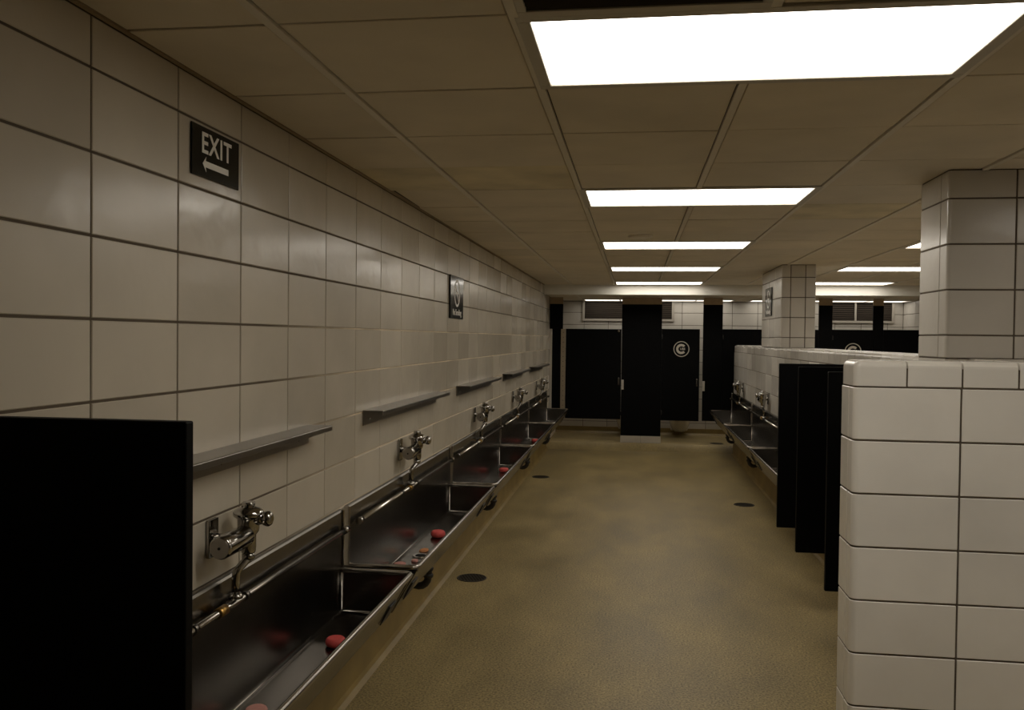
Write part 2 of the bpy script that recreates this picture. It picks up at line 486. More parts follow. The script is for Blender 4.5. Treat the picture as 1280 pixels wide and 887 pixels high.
MB().box(XL, XL+.012, YF, BULK_Y, CEIL-.001, CEIL+.012).build('edge_angle', 'header_wood', ceil)

# ceiling lamps -----------------------------------------------------
def lamp_proto(w, d, name, label, dm='lamp_diffuser'):
    t = thing(name, label, 'ceiling light')
    x, y = w/2, d/2; m = .036
    fr = MB()
    fr.box(-x, x, -y, -y+m, -.005, .03); fr.box(-x, x, y-m, y, -.005, .03)
    fr.box(-x, -x+m, -y+m, y-m, -.005, .03); fr.box(x-m, x, -y+m, y-m, -.005, .03)
    fr.build('lamp_frame', 'lamp_frame', t, .003)
    MB().box(-x+m, x-m, -y+m, y-m, .004, .010).build('diffuser', dm, t)
    return t
aisle = {0: 'large rectangular ceiling light over the aisle right beside the air vent',
         4: 'rectangular ceiling light over the aisle, second from the air vent',
         8: 'rectangular ceiling light over the aisle, third from the air vent',
         12: 'rectangular ceiling light over the aisle, fourth from the air vent',
         16: 'rectangular ceiling light over the aisle right against the bulkhead',
         -4: 'rectangular ceiling light over the aisle behind the viewer'}
beyond = {0: 'rectangular ceiling light beyond the divider, level with the air vent',
          4: 'rectangular ceiling light beyond the divider behind the near tiled column',
          8: 'rectangular ceiling light beyond the divider, between the two tiled columns',
          12: 'rectangular ceiling light beyond the divider, second from the bulkhead',
          16: 'rectangular ceiling light beyond the divider right against the bulkhead',
          -4: 'rectangular ceiling light beyond the divider behind the viewer'}
proto = None
for dct, i0, grp in ((aisle, 1, 'ceiling lights over the aisle'), (beyond, 5, 'ceiling lights beyond the divider')):
    for r in (0, 4, 8, 12, 16):
        if proto is None: t = proto = lamp_proto(2*CT, CT, 'ceiling_light', '')
        else: t = copy_tree(proto)
        t.location = (XA+CT*(i0+1), RY0+CT*(r+.5), CEIL)
        t['label'] = dct[r]; t['group'] = grp
# air vent
v = thing('air_vent', 'dark slatted air vent in the ceiling next to the large light', 'vent', (XA+CT*1.5, RY0-CT*.5, CEIL))
fr = MB(); q = CT/2; m_ = .035
fr.box(-q+.012, q-.012, -q, -q+m_, -.006, .012); fr.box(-q+.012, q-.012, q-m_, q, -.006, .012); fr.box(-q+.012, -q+m_, -q+m_, q-m_, -.006, .012); fr.box(q-m_, q-.012, -q+m_, q-m_, -.006, .012)
fr.build('vent_frame', 'lamp_frame', v, .002)
MB().box(-q+m_, q-m_, -q+m_, q-m_, .012, .016).build('vent_back', 'hole_dark', v)
sl = MB().prism_x([(-.012, .010), (-.010, .012), (.012, -.001), (.010, -.003)], -q+m_, q-m_).mesh('vent_slat', 'louver')
for k in range(22): link('vent_slat', sl, v, (0, -q+m_+.0245*(k+.5), 0))
# round cover
cv = thing('ceiling_cover', 'small round cover plate on the ceiling near the third aisle light', 'cover plate', (.03, 6.62, CEIL))
MB().lathe([(.088, .004), (.092, -.002), (.085, -.010), (.03, -.013)], (0, 0, 0)).build('cover_plate', 'tee', cv)

# bulkhead and lower ceiling ----------------------------------------
bk = MB().box(XL, XR, BULK_Y, BULK_Y+.09, LOWC-.004, CEIL+.02).build('wall_bulkhead', 'plaster', None, .004)
struct(bk, 'shallow cream bulkhead stepping down to the lower stall ceiling')
lc = MB().box(XL-.1, XR+.1, BULK_Y+.05, YB+.1, LOWC+.018, LOWC+.12).build('ceiling_lower', 'ceiling_void')
struct(lc, 'lower tiled ceiling above the toilet stalls')
lx = [XL, -.86, -.25, .36, .97, 1.58, 1.80, 2.41, 3.02, 3.63, XR]
ly = [BULK_Y+.09, 13.50, 14.12, 14.73, YB]
LXL = [(-.86, .36), (.36, 1.58), (1.80, 3.02), (3.02, 4.24)]
for i in range(len(lx)-1):
    for j in range(len(ly)-1):
        if (j == 2 and i not in (0, 5)) or ly[j+1]-ly[j] < .05: continue
        link('ceiling_tile', ceiling_tile(lx[i+1]-lx[i]-.02, ly[j+1]-ly[j]-.007), lc, ((lx[i]+lx[i+1])/2, (ly[j]+ly[j+1])/2, LOWC+.002))
for x in lx[1:-1]:
    MB().box(x-.01, x+.01, BULK_Y+.09, YB, LOWC-.002, LOWC+.012).build('ceiling_runner', 'tee', lc, .001, 1)
ll = ['lower ceiling light above the stall nearest the trough wall', 'lower ceiling light above the emblem door near the divider',
      'lower ceiling light behind the far tiled column', 'lower ceiling light next to the far side wall']
stall_lamp = None
for (a, b_), lab in zip(LXL, ll):
    if stall_lamp is None: stall_lamp = t = lamp_proto(2*CT, CT, 'stall_light', '', 'stall_lamp_diffuser')
    else: t = copy_tree(stall_lamp)
    t.location = ((a+b_)/2, (ly[2]+ly[3])/2, LOWC); t['label'] = lab; t['group'] = 'lights above the stalls'

# ------------------------------------------------------------------ divider wall with bullnose cap
dv = MB().box(DX0+REC, DX1-REC, 3.66, YDEND-.004, 0, DTOP-.02).build('wall_divider', 'grout')
struct(dv, 'half-height white tiled divider wall with a rounded cap')
DJ = DTOP-.1                                    # joint under the cap
rowsD = rows_between(.25, DJ, DJ)
cD = cols_between(3.66, YDEND, COL0)
tile_face(dv, '-x', DX0, [c for c in cD if c[0] > 5.0], [r for r in rowsD if r[0] > .72])
tile_field(dv, '-x', DX0, [c for c in cD if c[0] <= 5.0], rowsD)
tile_field(dv, '-x', DX0, [c for c in cD if c[0] > 5.0], [r for r in rowsD if r[0] <= .72])
tile_field(dv, '+x', DX1, cD, rowsD)
tile_field(dv, '+y', YDEND, cols_between(DX0+.003, DX1-.003, DX0+.18), rowsD)
def cap_profile(a, b_, z0, z1, r=.028, n=5):
    p = [(a, z0)]
    for k in range(n+1):
        t = PI - k*PI/2/n; p.append((a+r+r*math.cos(t), z1-r+r*math.sin(t)))
    for k in range(n+1):
        t = PI/2 - k*PI/2/n; p.append((b_-r+r*math.cos(t), z1-r+r*math.sin(t)))
    p.append((b_, z0))
    return p
capm = MB().prism_y(cap_profile(DX0, DX1, DJ+GR/2, DTOP), -.1016+GR/2, .1016-GR/2).mesh('cap_tile', 'glazed_tile', .0015, 1)
y = 3.66+.1016
while y < YDEND:
    weighted(link('cap_tile', capm, dv, (0, y, 0))); y += .2032
bd = MB().prism_y(base_prof(-1, .33, DX0), 3.66, 13.0).build('baseboard_divider', 'epoxy_base')
struct(bd, 'coved ochre base along the divider under the far troughs')

def rounded_core(x0, x1, y0, y1, z0, z1, r):
    # box whose (x0, y0) vertical edge is rounded
    p = [(x0+r-r*math.sin(a), y0+r-r*math.cos(a)) for a in [k*PI/2/6 for k in range(7)]]+[(x0, y1), (x1, y1), (x1, y0)]
    n = len(p); v = [(a, b_, z0) for a, b_ in p]+[(a, b_, z1) for a, b_ in p]
    return MB().add(v, [[k, (k+1) % n, n+(k+1) % n, n+k] for k in range(n)]+[list(range(n))[::-1], list(range(n, 2*n))])
# ------------------------------------------------------------------ end wall (near right)
EX0, EX1, EY0, EY1 = .826, 2.42, 3.454, 3.655
ew = rounded_core(EX0+REC, EX1-REC, EY0+REC, EY1-REC, 0, DTOP-.028, .026).build('wall_end', 'grout')
struct(ew, 'stub end wall of large cream glazed blocks with rounded corner and cap')
rowsE = rows_between(.0, DJ, DJ)
JX = 1.2103
def corner_tile(x0, x1, y0, y1, z0, z1, r, name='corner_tile', mat='glazed_tile'):
    bm = bmesh.new()
    bmesh.ops.create_cube(bm, size=1)
    for vv in bm.verts:
        vv.co.x = x0 if vv.co.x < 0 else x1; vv.co.y = y0 if vv.co.y < 0 else y1; vv.co.z = z0 if vv.co.z < 0 else z1
    e = [e for e in bm.edges if all(abs(vv.co.x-x0) < 1e-5 and abs(vv.co.y-y0) < 1e-5 for vv in e.verts)]
    bmesh.ops.bevel(bm, geom=e, offset=r, segments=6, profile=.5, affect='EDGES')
    bmesh.ops.recalc_face_normals(bm, faces=bm.faces)
    for f in bm.faces: f.smooth = True
    e = [e for e in bm.edges if len(e.link_faces) == 2 and e.calc_face_angle(0) > 1.2]
    for q in e: q.smooth = False
    bmesh.ops.bevel(bm, geom=e, offset=.0022, segments=1, profile=.5, affect='EDGES')
    for q in bm.edges: q.smooth = q.calc_face_angle(0) < .5
    me = bpy.data.meshes.new(name); bm.to_mesh(me); bm.free(); me.materials.append(MATS[mat])
    return me
g = GR/2
ct_full = corner_tile(EX0, JX-g, EY0, 3.535-g, -BH/2+g, BH/2-g, .026, mat='glazed_tile_lit')
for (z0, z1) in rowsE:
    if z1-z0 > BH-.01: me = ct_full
    else: me = corner_tile(EX0, JX-g, EY0, 3.535-g, -(z1-z0)/2+g, (z1-z0)/2-g, .026, mat='glazed_tile_lit')
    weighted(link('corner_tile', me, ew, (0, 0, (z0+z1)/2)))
tile_face(ew, '-y', EY0, cols_between(JX, EX1, JX), rowsE, tilt=.001, mat='glazed_tile_lit')
tile_face(ew, '-x', EX0, [(3.535, EY1)], rowsE, tilt=.001, mat='glazed_tile_lit')
tile_field(ew, '+x', EX1, [(EY0+.003, EY1)], rowsE, mat='glazed_tile_lit')
tile_field(ew, '+y', EY1, cols_between(EX0+.003, DX0, EX0), rowsE)
# cap: corner piece + straight pieces
ecap = cap_profile(EY0, EY1, DJ+g, DTOP, .026)
cjx = [1.016, 1.213, 1.410, 1.607, 1.804, 2.001, 2.198, EX1]
cm = MB().prism_x(ecap, -.0985+g, .0985-g).mesh('cap_tile', 'glazed_tile_lit', .0015, 1)
for a, b_ in zip(cjx[:-1], cjx[1:]):
    weighted(link('cap_tile', cm, ew, ((a+b_)/2, 0, 0)))
def corner_cap():
    bm = bmesh.new(); bmesh.ops.create_cube(bm, size=1)
    x0, x1, y0, y1, z0, z1 = EX0, cjx[0]-g, EY0, EY1, DJ+g, DTOP
    for vv in bm.verts:
        vv.co.x = x0 if vv.co.x < 0 else x1; vv.co.y = y0 if vv.co.y < 0 else y1; vv.co.z = z0 if vv.co.z < 0 else z1
    def onx(vv): return abs(vv.co.x-x0) < 1e-5
    def top(vv): return abs(vv.co.z-z1) < 1e-5
    es = []
    for e in bm.edges:
        a, b2 = e.verts
        if onx(a) and onx(b2) and not (abs(a.co.z-z0) < 1e-5 and abs(b2.co.z-z0) < 1e-5): es.append(e)
        elif top(a) and top(b2) and abs(a.co.y-b2.co.y) < 1e-5: es.append(e)
    bmesh.ops.bevel(bm, geom=list(set(es)), offset=.027, segments=5, profile=.5, affect='EDGES')
    bmesh.ops.recalc_face_normals(bm, faces=bm.faces)
    for f in bm.faces: f.smooth = True
    for e in bm.edges: e.smooth = e.calc_face_angle(0) < .9
    me = bpy.data.meshes.new('cap_corner_tile'); bm.to_mesh(me); bm.free(); me.materials.append(MATS['glazed_tile_lit'])
    return me
weighted(link('cap_corner_tile', corner_cap(), ew))

# ------------------------------------------------------------------ columns
def column(name, label, x0, x1, y0, y1, zb, xj, yj, lowfield=False):
    t = rounded_core(x0+REC, x1-REC, y0+REC, y1-REC, zb, CEIL+.01, .018).build(name, 'grout')
    tag(t, label, 'column', 'tiled columns')
    rows = rows_between(max(zb, DTOP), CEIL)
    for (z0, z1) in rows:
        me = corner_tile(x0, xj[0]-g, y0, yj[0]-g, -(z1-z0)/2+g, (z1-z0)/2-g, .018)
        weighted(link('corner_tile', me, t, (0, 0, (z0+z1)/2)))
    e = list(xj)+[x1]
    tile_face(t, '-y', y0, [(e[i], e[i+1]) for i in range(len(e)-1)], rows)
    e = list(yj)+[y1]
    tile_face(t, '-x', x0, [(e[i], e[i+1]) for i in range(len(e)-1)], rows)
    tile_field(t, '+x', x1, cols_between(y0+.003, y1-.003, yj[0]), rows)
    tile_field(t, '+y', y1, cols_between(x0+.003, x1-.003, xj[0]), rows)
    if zb < DTOP:
        tile_field(t, '-x', x0, [(y0+.003, y1-.003)], rows_between(.1, DTOP))
        tile_field(t, '-y', y0, [(x0+.003, x1-.003)], rows_between(.1, DTOP))
    return t
column('tiled_column', 'wide white tiled column right behind the stub end wall', 1.378, 1.80, 4.14, 4.52, 0, [1.664], [4.24])
column('tiled_column', 'far white tiled column with the no smoking sign standing on the divider', DX0+.004, 1.80, 9.15, 10.5, DTOP, [1.555, 1.70], [9.56, 9.97])

# ------------------------------------------------------------------ troughs
TL = 2.215                                       # trough length
def rounded_path(pts, r, n=4):
    out = [pts[0]]
    for i in range(1, len(pts)-1):
        p, a, c = Vector(pts[i]), Vector(pts[i-1]), Vector(pts[i+1])
        d0 = (a-p).normalized(); d1 = (c-p).normalized()
        A = p+d0*r; B = p+d1*r
        for k in range(n+1):
            s = k/n; out.append(tuple((1-s)**2*A+2*s*(1-s)*p+s*s*B))
    out.append(pts[-1]); return out
def make_trough(label, group):
    t = thing('trough_urinal', label, 'trough', group=group)
    h = TL/2; RIM = .617
    inner = [(.020, RIM+.004), (.020, .455), (.0215, .446), (.026, .438), (.033, .432), (.042, .430), (.196, .427), (.206, .429), (.214, .434), (.221, .442), (.326, .600), (.338, RIM)]
    outer = [(.350, RIM-.004), (.347, RIM-.018), (.338, .600), (.240, .424), (.230, .410), (.0, .410), (.0, RIM+.004)]
    MB().prism_y(inner+outer, -h+.016, h-.016).build('basin', 'steel', t, soft=.5)
    for s in (-1, 1):
        pr = [(.002, RIM-.003), (.002, .408), (.232, .408), (.242, .424), (.352, RIM-.003)]
        y0, y1 = (h-.018, h) if s > 0 else (-h, -h+.018)
        MB().prism_y(pr, y0, y1).build('end_panel', 'steel', t, .002, 1)
    rp = rounded_path([(.012, -h+.010, RIM), (.345, -h+.010, RIM), (.345, h-.010, RIM), (.012, h-.010, RIM)], .035)
    MB().tube(rp, .0125, 10).build('rim', 'steel_rim', t)
    MB().tube([(.030, -h+.02, .440), (.030, h-.02, .440)], .006, 8).build('weld_seam', 'steel_rim', t)
    for s in (-1, 1):
        MB().tube([(.026, s*(h-.022), .61), (.026, s*(h-.022), .437), (.21, s*(h-.022), .434)], .006, 8).build('weld_seam', 'steel_rim', t)
    sp = MB().prism_y([(.002, RIM+.004), (.022, RIM+.004), (.022, .880), (.016, .889), (.002, .889)], -h, h).build('backsplash', 'steel', t, .002, 1)
    for s in (-1, 1):
        MB().box(.002, .030, s*h-.004 if s < 0 else s*h-.008, s*h+.008 if s < 0 else s*h+.004, RIM, .889).build('backsplash_edge', 'steel_bright', t, .003)
    bar = MB().tube([(.050, -h+.09, .806), (.050, h-.04, .806)], .0105, 12).build('spray_bar', 'steel_bright', t)
    for s, yy in ((-1, -h+.09), (1, h-.045)):
        MB().tube([(.050, yy-.022, .806), (.050, yy+.022, .806)], .0165, 12).build('end_cap', 'chrome', bar)
    MB().tube([(.050, -.135, .806), (.050, -.085, .806)], .0165, 12).build('tee_fitting', 'brass', bar)
    for yy in (-.28, .06):
        MB().tube([(.050, yy-.010, .806), (.050, yy+.010, .806)], .0155, 12).build('bar_clamp', 'steel', bar)
    st = MB().lathe([(.048, .000), (.048, .006), (.040, .009), (.030, .006), (.0, .004)], (.13, -.16, .427)).build('drain_strainer', 'chrome', t)
    MB().lathe([(.030, .0), (.030, .002), (.0, .002)], (.13, -.16, .433)).build('drain_hole', 'hole_dark', st)
    # trap below: drops from the basin, swings round the U and back into the wall
    tp = [(.175, -.16, .408), (.175, -.16, .33)]
    for k in range(0, 9):
        a = k*PI/8; tp.append((.120+.055*math.cos(a), -.16, .315-.055*math.sin(a)))
    tp += [(.065, -.16, .335), (.060, -.16, .355), (.045, -.16, .365), (.0, -.16, .368)]
    trap = MB().tube(tp, .021, 12).build('drain_trap', 'iron', t)
    for p in ((.175, -.16, .360), (.175, -.16, .322), (.065, -.16, .322)):
        MB().lathe([(.026, -.010), (.029, -.004), (.029, .006), (.026, .010)], p, 'z', 14).build('slip_nut', 'iron', trap)
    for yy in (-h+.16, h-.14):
        MB().prism_y([(.2520, .441), (.2570, .4385), (.3010, .5185), (.2960, .521)], yy-.05, yy+.05).build('apron_plate', 'iron', t)  # small dark plate on the apron near each trough end
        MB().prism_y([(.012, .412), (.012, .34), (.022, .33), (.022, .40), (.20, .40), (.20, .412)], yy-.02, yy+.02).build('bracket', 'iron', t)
    return t
TL_LABEL = ['stainless trough urinal beside the black screen, under the first shelf', 'stainless trough urinal with orange and pink bits, second from the black screen',
            'stainless trough urinal, third from the black screen along the long wall', 'stainless trough urinal, fourth from the black screen along the long wall',
            'stainless trough urinal at the stall end of the long wall']
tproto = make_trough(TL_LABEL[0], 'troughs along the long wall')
TC = [1.53+1.1125+2.29*k+.01 for k in range(5)]      # centres
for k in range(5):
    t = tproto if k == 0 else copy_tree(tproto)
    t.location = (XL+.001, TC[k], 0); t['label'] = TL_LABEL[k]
TR_LABEL = ['stainless trough urinal on the divider, partly behind the black screens', 'stainless trough urinal in the middle of the divider',
            'stainless trough urinal at the stall end of the divider']
TRC = [7.58, 9.87, 12.16]
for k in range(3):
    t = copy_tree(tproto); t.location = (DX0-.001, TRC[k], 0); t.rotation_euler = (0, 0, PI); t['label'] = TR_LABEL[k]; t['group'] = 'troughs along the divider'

# ------------------------------------------------------------------ flush valves
def make_valve():
    t = thing('flush_valve', '', 'flush valve')
    B = .815
    MB().box(.001, .014, -.105, -.045, .155, .275).build('wall_plate', 'chrome', t, .003)
    MB().tube([(.012, -.075, .215), (.060, -.075, .212)], .016, 12).build('supply_pipe', 'chrome', t)
    st = MB().lathe([(.030, -.195), (.0355, -.189), (.036, -.18), (.036, -.030), (.033, -.022), (.024, -.005)], (.076, .03, .205), 'y', 22).build('control_stop', 'chrome', t)
    MB().lathe([(.031, -.0016), (.031, .0005)], (.076, .03-.196, .205), 'y', 18).build('stop_face', 'steel_shelf', st)
    MB().lathe([(.0045, -.002), (.0045, .0)], (.076, .03-.1975, .205), 'y', 10).build('screw', 'hole_dark', st)
    bd_ = MB().lathe([(.017, .140), (.023, .150), (.025, .165), (.025, .205), (.033, .216), (.035, .225), (.035, .255), (.040, .262), (.047, .266), (.049, .272), (.048, .279), (.044, .284), (.037, .290), (.027, .294), (.021, .296), (.020, .304)], (.078, .03, 0), 'z', 24).build('valve_body', 'chrome', t)
    MB().lathe([(.022, .296), (.023, .298), (.023, .309), (.020, .312)], (.078, .03, 0), 'z', 6).build('cap_nut', 'chrome', bd_)
    MB().tube([(.10, .03, .258), (.132, .034, .258)], [.024, .017], 14).build('handle_socket', 'chrome', t)
    MB().lathe([(.015, 0), (.024, .004), (.025, .018), (.020, .026), (.012, .030)], (.128, .034, .258), 'x', 16).build('handle_knob', 'chrome', t)
    tp = rounded_path([(.078, .03, .16), (.078, .028, .128), (.060, -.012, .098), (.056, -.012, .07), (.056, -.012, .009)], .012)
    tl = MB().tube(tp, .0135, 12).build('flush_tube', 'chrome', t)
    MB().lathe([(.018, -.010), (.021, -.006), (.021, .006), (.018, .010)], (.078, .03, .135), 'z', 14).build('coupling_nut', 'chrome', tl)
    MB().lathe([(.022, -.004), (.022, .004), (.016, .012)], (.056, -.012, .013), 'z', 14).build('base_flange', 'chrome', tl)
    return t, B
vproto, VB = make_valve()
ordn = ['first', 'second', 'third', 'fourth']
VL_LABEL = ['chrome flush valve beside the black screen, above the first trough', 'chrome flush valve above the second trough from the black screen',
            'chrome flush valve above the third trough from the black screen', 'chrome flush valve above the fourth trough from the black screen',
            'chrome flush valve above the trough at the stall end of the long wall']
for k in range(5):
    t = vproto if k == 0 else copy_tree(vproto)
    t.location = (XL+.001, TC[k]-.012-(.0 if k == 0 else .08), VB); t['label'] = VL_LABEL[k]; t['group'] = 'flush valves along the long wall'
VR_LABEL = ['chrome flush valve on the divider hidden behind the black screens', 'chrome flush valve in the middle of the divider', 'chrome flush valve at the stall end of the divider']
for k, y in enumerate((7.48, 9.75, 11.98)):
    if k == 0: continue
    t = copy_tree(vproto); t.location = (DX0-.001, y, VB); t.rotation_euler = (0, 0, PI); t['label'] = VR_LABEL[k]; t['group'] = 'flush valves on the divider'

# ------------------------------------------------------------------ shelves
def make_shelf():
    t = thing('ledge_shelf', '', 'shelf')
    Ls = 1.56
    z = .075
    MB().prism_y([(.0005, z), (.100, z), (.103, z-.003), (.103, z-.022), (.100, z-.022), (.100, z-.004), (.0005, z-.004)], 0, Ls).build('shelf_top', 'steel_shelf', t, .001, 1)
    MB().prism_y([(.0005, .0), (.004, .0), (.004, z-.004), (.0005, z-.004)], 0, Ls).build('back_flange', 'steel_shelf', t)
    sc = MB().lathe([(.006, 0), (.005, .003), (.002, .004)], (.0, 0, 0), 'x', 10).mesh('screw', 'chrome')
    for yy in (.1, .8, 1.45): link('screw', sc, t, (.004, yy, .025))
    return t
sproto = make_shelf()
SY = [1.83, 4.11, 6.36, 8.65, 10.90]
SL_LABEL = ['narrow steel ledge shelf beside the black screen', 'narrow steel ledge shelf, second from the black screen', 'narrow steel ledge shelf, third from the black screen',
            'narrow steel ledge shelf, fourth from the black screen', 'narrow steel ledge shelf nearest the toilet stalls']
for k in range(5):
    t = sproto if k == 0 else copy_tree(sproto)
    t.location = (XL+.0005, SY[k], HC-.437); t['label'] = SL_LABEL[k]; t['group'] = 'ledge shelves along the long wall'

# ------------------------------------------------------------------ privacy screens
def make_screen(w):
    t = thing('privacy_screen', '', 'screen')
    MB().box(.004, w, -.0125, .0125, 0, .995).build('panel', 'black_panel', t, .003)
    for z in (.12, .90):
        br = MB().box(.0005, .045, -.020, .020, z-.025, z+.025).build('wall_bracket', 'chrome', t, .003)
    return t
SCZ = HC-1.132
s1 = make_screen(.62)
s1.location = (XL+.001, 1.285, SCZ); s1['label'] = 'black privacy screen on the long wall beside the first trough'; s1['group'] = 'black privacy screens'
for y, lab in ((4.105, 'black privacy screen next to the stub end wall'), (4.83, 'middle one of the three black privacy screens on the divider'), (5.46, 'black privacy screen on the divider nearest its troughs')):
    t = make_screen(DX0-.001-.868) if y < 4.2 else copy_tree(t)
    t.location = (DX0-.001, y, SCZ); t.rotation_euler = (0, 0, PI); t['label'] = lab; t['group'] = 'black privacy screens'

# ------------------------------------------------------------------ signs
def extr_mesh(name, poly, depth, mat, parent, loc=(0,0,0)):
    # polygon in local (u, v) drawn on a plate whose face looks along -y
    n = len(poly); v = [(a, 0, b_) for a, b_ in poly]+[(a, -depth, b_) for a, b_ in poly]
    f = [[k, (k+1) % n, n+(k+1) % n, n+k] for k in range(n)]+[list(range(n)), list(range(n, 2*n))[::-1]]
    return MB().add(v, f).build(name, mat, parent, loc=loc)
def put_text(txt, size, mat, parent, loc, xs=1.0, weight=0.0, name='lettering', space=1.0):
    me = text_mesh(txt, size, .0006, mat, xs, weight, space=space)
    o = link(name, me, parent, loc); o.rotation_euler = (PI/2, 0, 0); return o
def ring_mesh(r0, r1, n=40, depth=.001):
    mb = MB(); v = []; f = []
    for k in range(n):
        a = 2*PI*k/n
        for r, yy in ((r0, 0), (r1, 0), (r1, -depth), (r0, -depth)): v.append((r*math.cos(a), yy, r*math.sin(a)))
    for k in range(n):
        j = (k+1) % n
        for q in range(4): f.append((4*k+q, 4*j+q, 4*j+(q+1) % 4, 4*k+(q+1) % 4))
    return mb.add(v, f)
# EXIT
ex = thing('exit_sign', 'black exit sign with white letters and arrow on the tiled wall', 'sign', (XL+.001, 2.586, HC+.4765), PI/2)
MB().box(-.155, .155, -.006, 0, 0, .154).build('sign_plate', 'sign_black', ex, .002, 1)
put_text('EXIT', .088, 'sign_white', ex, (.0, -.0062, .102), 1.02, .0016, space=1.10)
extr_mesh('arrow', [(-.090, .042), (-.068, .065), (-.072, .052), (.078, .052), (.078, .033), (-.072, .033), (-.068, .019)], .0008, 'sign_white', ex, (0, -.006, 0))
def no_smoking(label, loc, rz, w=.46, h=.31):
    t = thing('no_smoking_sign', label, 'sign', loc, rz)
    MB().box(-w/2, w/2, -.012, 0, 0, h).build('sign_plate', 'sign_black', t, .002, 1)
    cz = h*.60
    o = ring_mesh(.082, .100).build('prohibition_ring', 'sign_white', t, loc=(0, -.012, cz))
    s = .0075; L_ = .083; c = math.sqrt(.5)
    extr_mesh('slash', [((-L_-s)*c, (L_-s)*c), ((-L_+s)*c, (L_+s)*c), ((L_+s)*c, (-L_+s)*c), ((L_-s)*c, (-L_-s)*c)], .001, 'sign_white', t, (0, -.012, cz))
    extr_mesh('cigarette', [(-.055, -.009), (.045, -.009), (.045, .009), (-.055, .009)], .0009, 'sign_white', t, (0, -.012, cz))
    put_text('No Smoking', .062, 'sign_white', t, (0, -.0122, .045), 1.0, .001)
    return t
no_smoking('black no smoking sign on the long tiled wall', (XL+.001, 6.30, HC+.135), PI/2)
no_smoking('black no smoking sign on the side of the far column', (DX0+.003, 9.94, HC+.27), -PI/2, .44)

# ------------------------------------------------------------------ stall fronts
SY0 = 13.45
def pilaster(label, x0, x1, zb, shoe=False):
    t = thing('stall_pilaster', label, 'pilaster', ((x0+x1)/2, SY0, zb), group='black stall pilasters')
    w = (x1-x0)/2
    top = HC+.532
    MB().box(-w, w, 0, .03, 0 if not shoe else .002, top-zb).build('panel', 'black_panel', t, .002, 1)
    MB().box(-w+.002, w-.002, .002, .03, top-zb, LOWC-.001-zb).build('header_block', 'header_wood', t)
    if shoe:
        mb = MB()
        for s in (-1, 1): mb.box(min(0, s*(w+.004))+(.001 if s > 0 else 0), max(0, s*(w+.004))-(.001 if s < 0 else 0), -.004, .034, 0, .105)
        mb.build('floor_shoe', 'shoe_steel', t, .002, 1)
    return t
p0 = pilaster('narrow black stall pilaster against the long tiled wall', XL+.001, -1.105, PLAT+.35)
MB().box(-.103, -.060, -.004, .0, 0, HC+.145-(PLAT+.35)).build('wall_channel', 'shoe_steel', p0)
MB().box(.075, .1475, -.004, .0, 0, HC+.145-(PLAT+.35)).build('hinge_leaf', 'hinge_metal', p0)
sc = MB().lathe([(.006, 0), (.004, -.003)], (0, 0, 0), 'y', 8).mesh('screw', 'hole_dark')
for k in range(18): link('screw', sc, p0, (.112, -.004, .05+.075*k))
p1 = pilaster('wide black stall pilaster with a steel floor shoe', -.200, .403, PLAT, True)
p2 = pilaster('black stall pilaster next to the emblem door near the divider', 1.018, 1.305, HC-1.225)
p3 = pilaster('black stall pilaster beside the far tiled column, beyond the divider', 2.697, 2.89, HC-1.225)
p4 = pilaster('black stall pilaster between the stalls in the far corner', 3.466, 3.612, HC-1.225)

for p, lx_ in ((p1, -.2985+.017), (p2, -.1435+.017)):
    zz = HC-1.232+.46-p.location.z
    MB().box(lx_-.018, lx_+.018, -.010, -.0005, zz, zz+.15).build('latch_keeper', 'shoe_steel', p, .002)

def stall_door(label, x0, x1, z0, z1, latch=None, hinge=None, emblem=False, hook=False):
    t = thing('stall_door', label, 'door', ((x0+x1)/2, SY0+.004, z0), group='black stall doors')
    w = (x1-x0)/2; h = z1-z0
    MB().box(-w, w, 0, .024, 0, h).build('panel', 'black_panel', t, .002, 1)
    if latch:
        MB().box(latch*(w-.035)-.012, latch*(w-.035)+.012, -.010, 0, .53, .64).build('latch_pull', 'chrome', t, .003)
    if hinge:
        for z in (.12, h-.12):
            MB().tube([(hinge*(w-.008), -.004, z-.035), (hinge*(w-.008), -.004, z+.035)], .008, 10).build('hinge', 'iron', t)
    if hook:
        MB().lathe([(.022, 0), (.022, -.012), (.016, -.024), (.006, -.03)], (w-.04, 0, h-.03), 'y', 14).build('door_bumper', 'chrome', t)
    if emblem:
        cz = HC-.141-z0
        e = ring_mesh(.1065, .1185, 48, .0015).build('emblem_ring', 'emblem', t, loc=(.012, 0, cz))
        # letter C
        n = 30; a0, a1 = math.radians(42), math.radians(318); out = []; inn = []
        for k in range(n+1):
            a = a0+(a1-a0)*k/n; out.append((.077*math.cos(a)-.002, .077*math.sin(a))); inn.append((.044*math.cos(a)-.002, .041*math.sin(a)))
        mb = MB(); v = []; f = []
        for k in range(n+1):
            for (p, yy) in ((out[k], 0), (inn[k], 0), (inn[k], -.0015), (out[k], -.0015)): v.append((p[0], yy, p[1]))
        for k in range(n):
            for q in range(4): f.append((4*k+q, 4*k+4+q, 4*k+4+(q+1) % 4, 4*k+(q+1) % 4))
        f += [(0, 1, 2, 3), (4*n+3, 4*n+2, 4*n+1, 4*n)]
        mb.add(v, f).build('emblem_letter', 'emblem', t, loc=(.012, 0, cz))
        put_text('UBS', .044, 'emblem', t, (.030, -.0008, cz), 1.0, .0012, 'emblem_lettering')
    return t
DZ0, DZ1 = HC-1.232, HC+.150
stall_door('wide black stall door with a latch at its edge nearest the long wall', -1.058, -.2055, DZ0, DZ1, latch=1, hook=True)
stall_door('narrow black stall door with a round letter emblem beside the wide pilaster', .404, .970, DZ0, DZ1+.012, latch=1, hinge=-1, emblem=True)
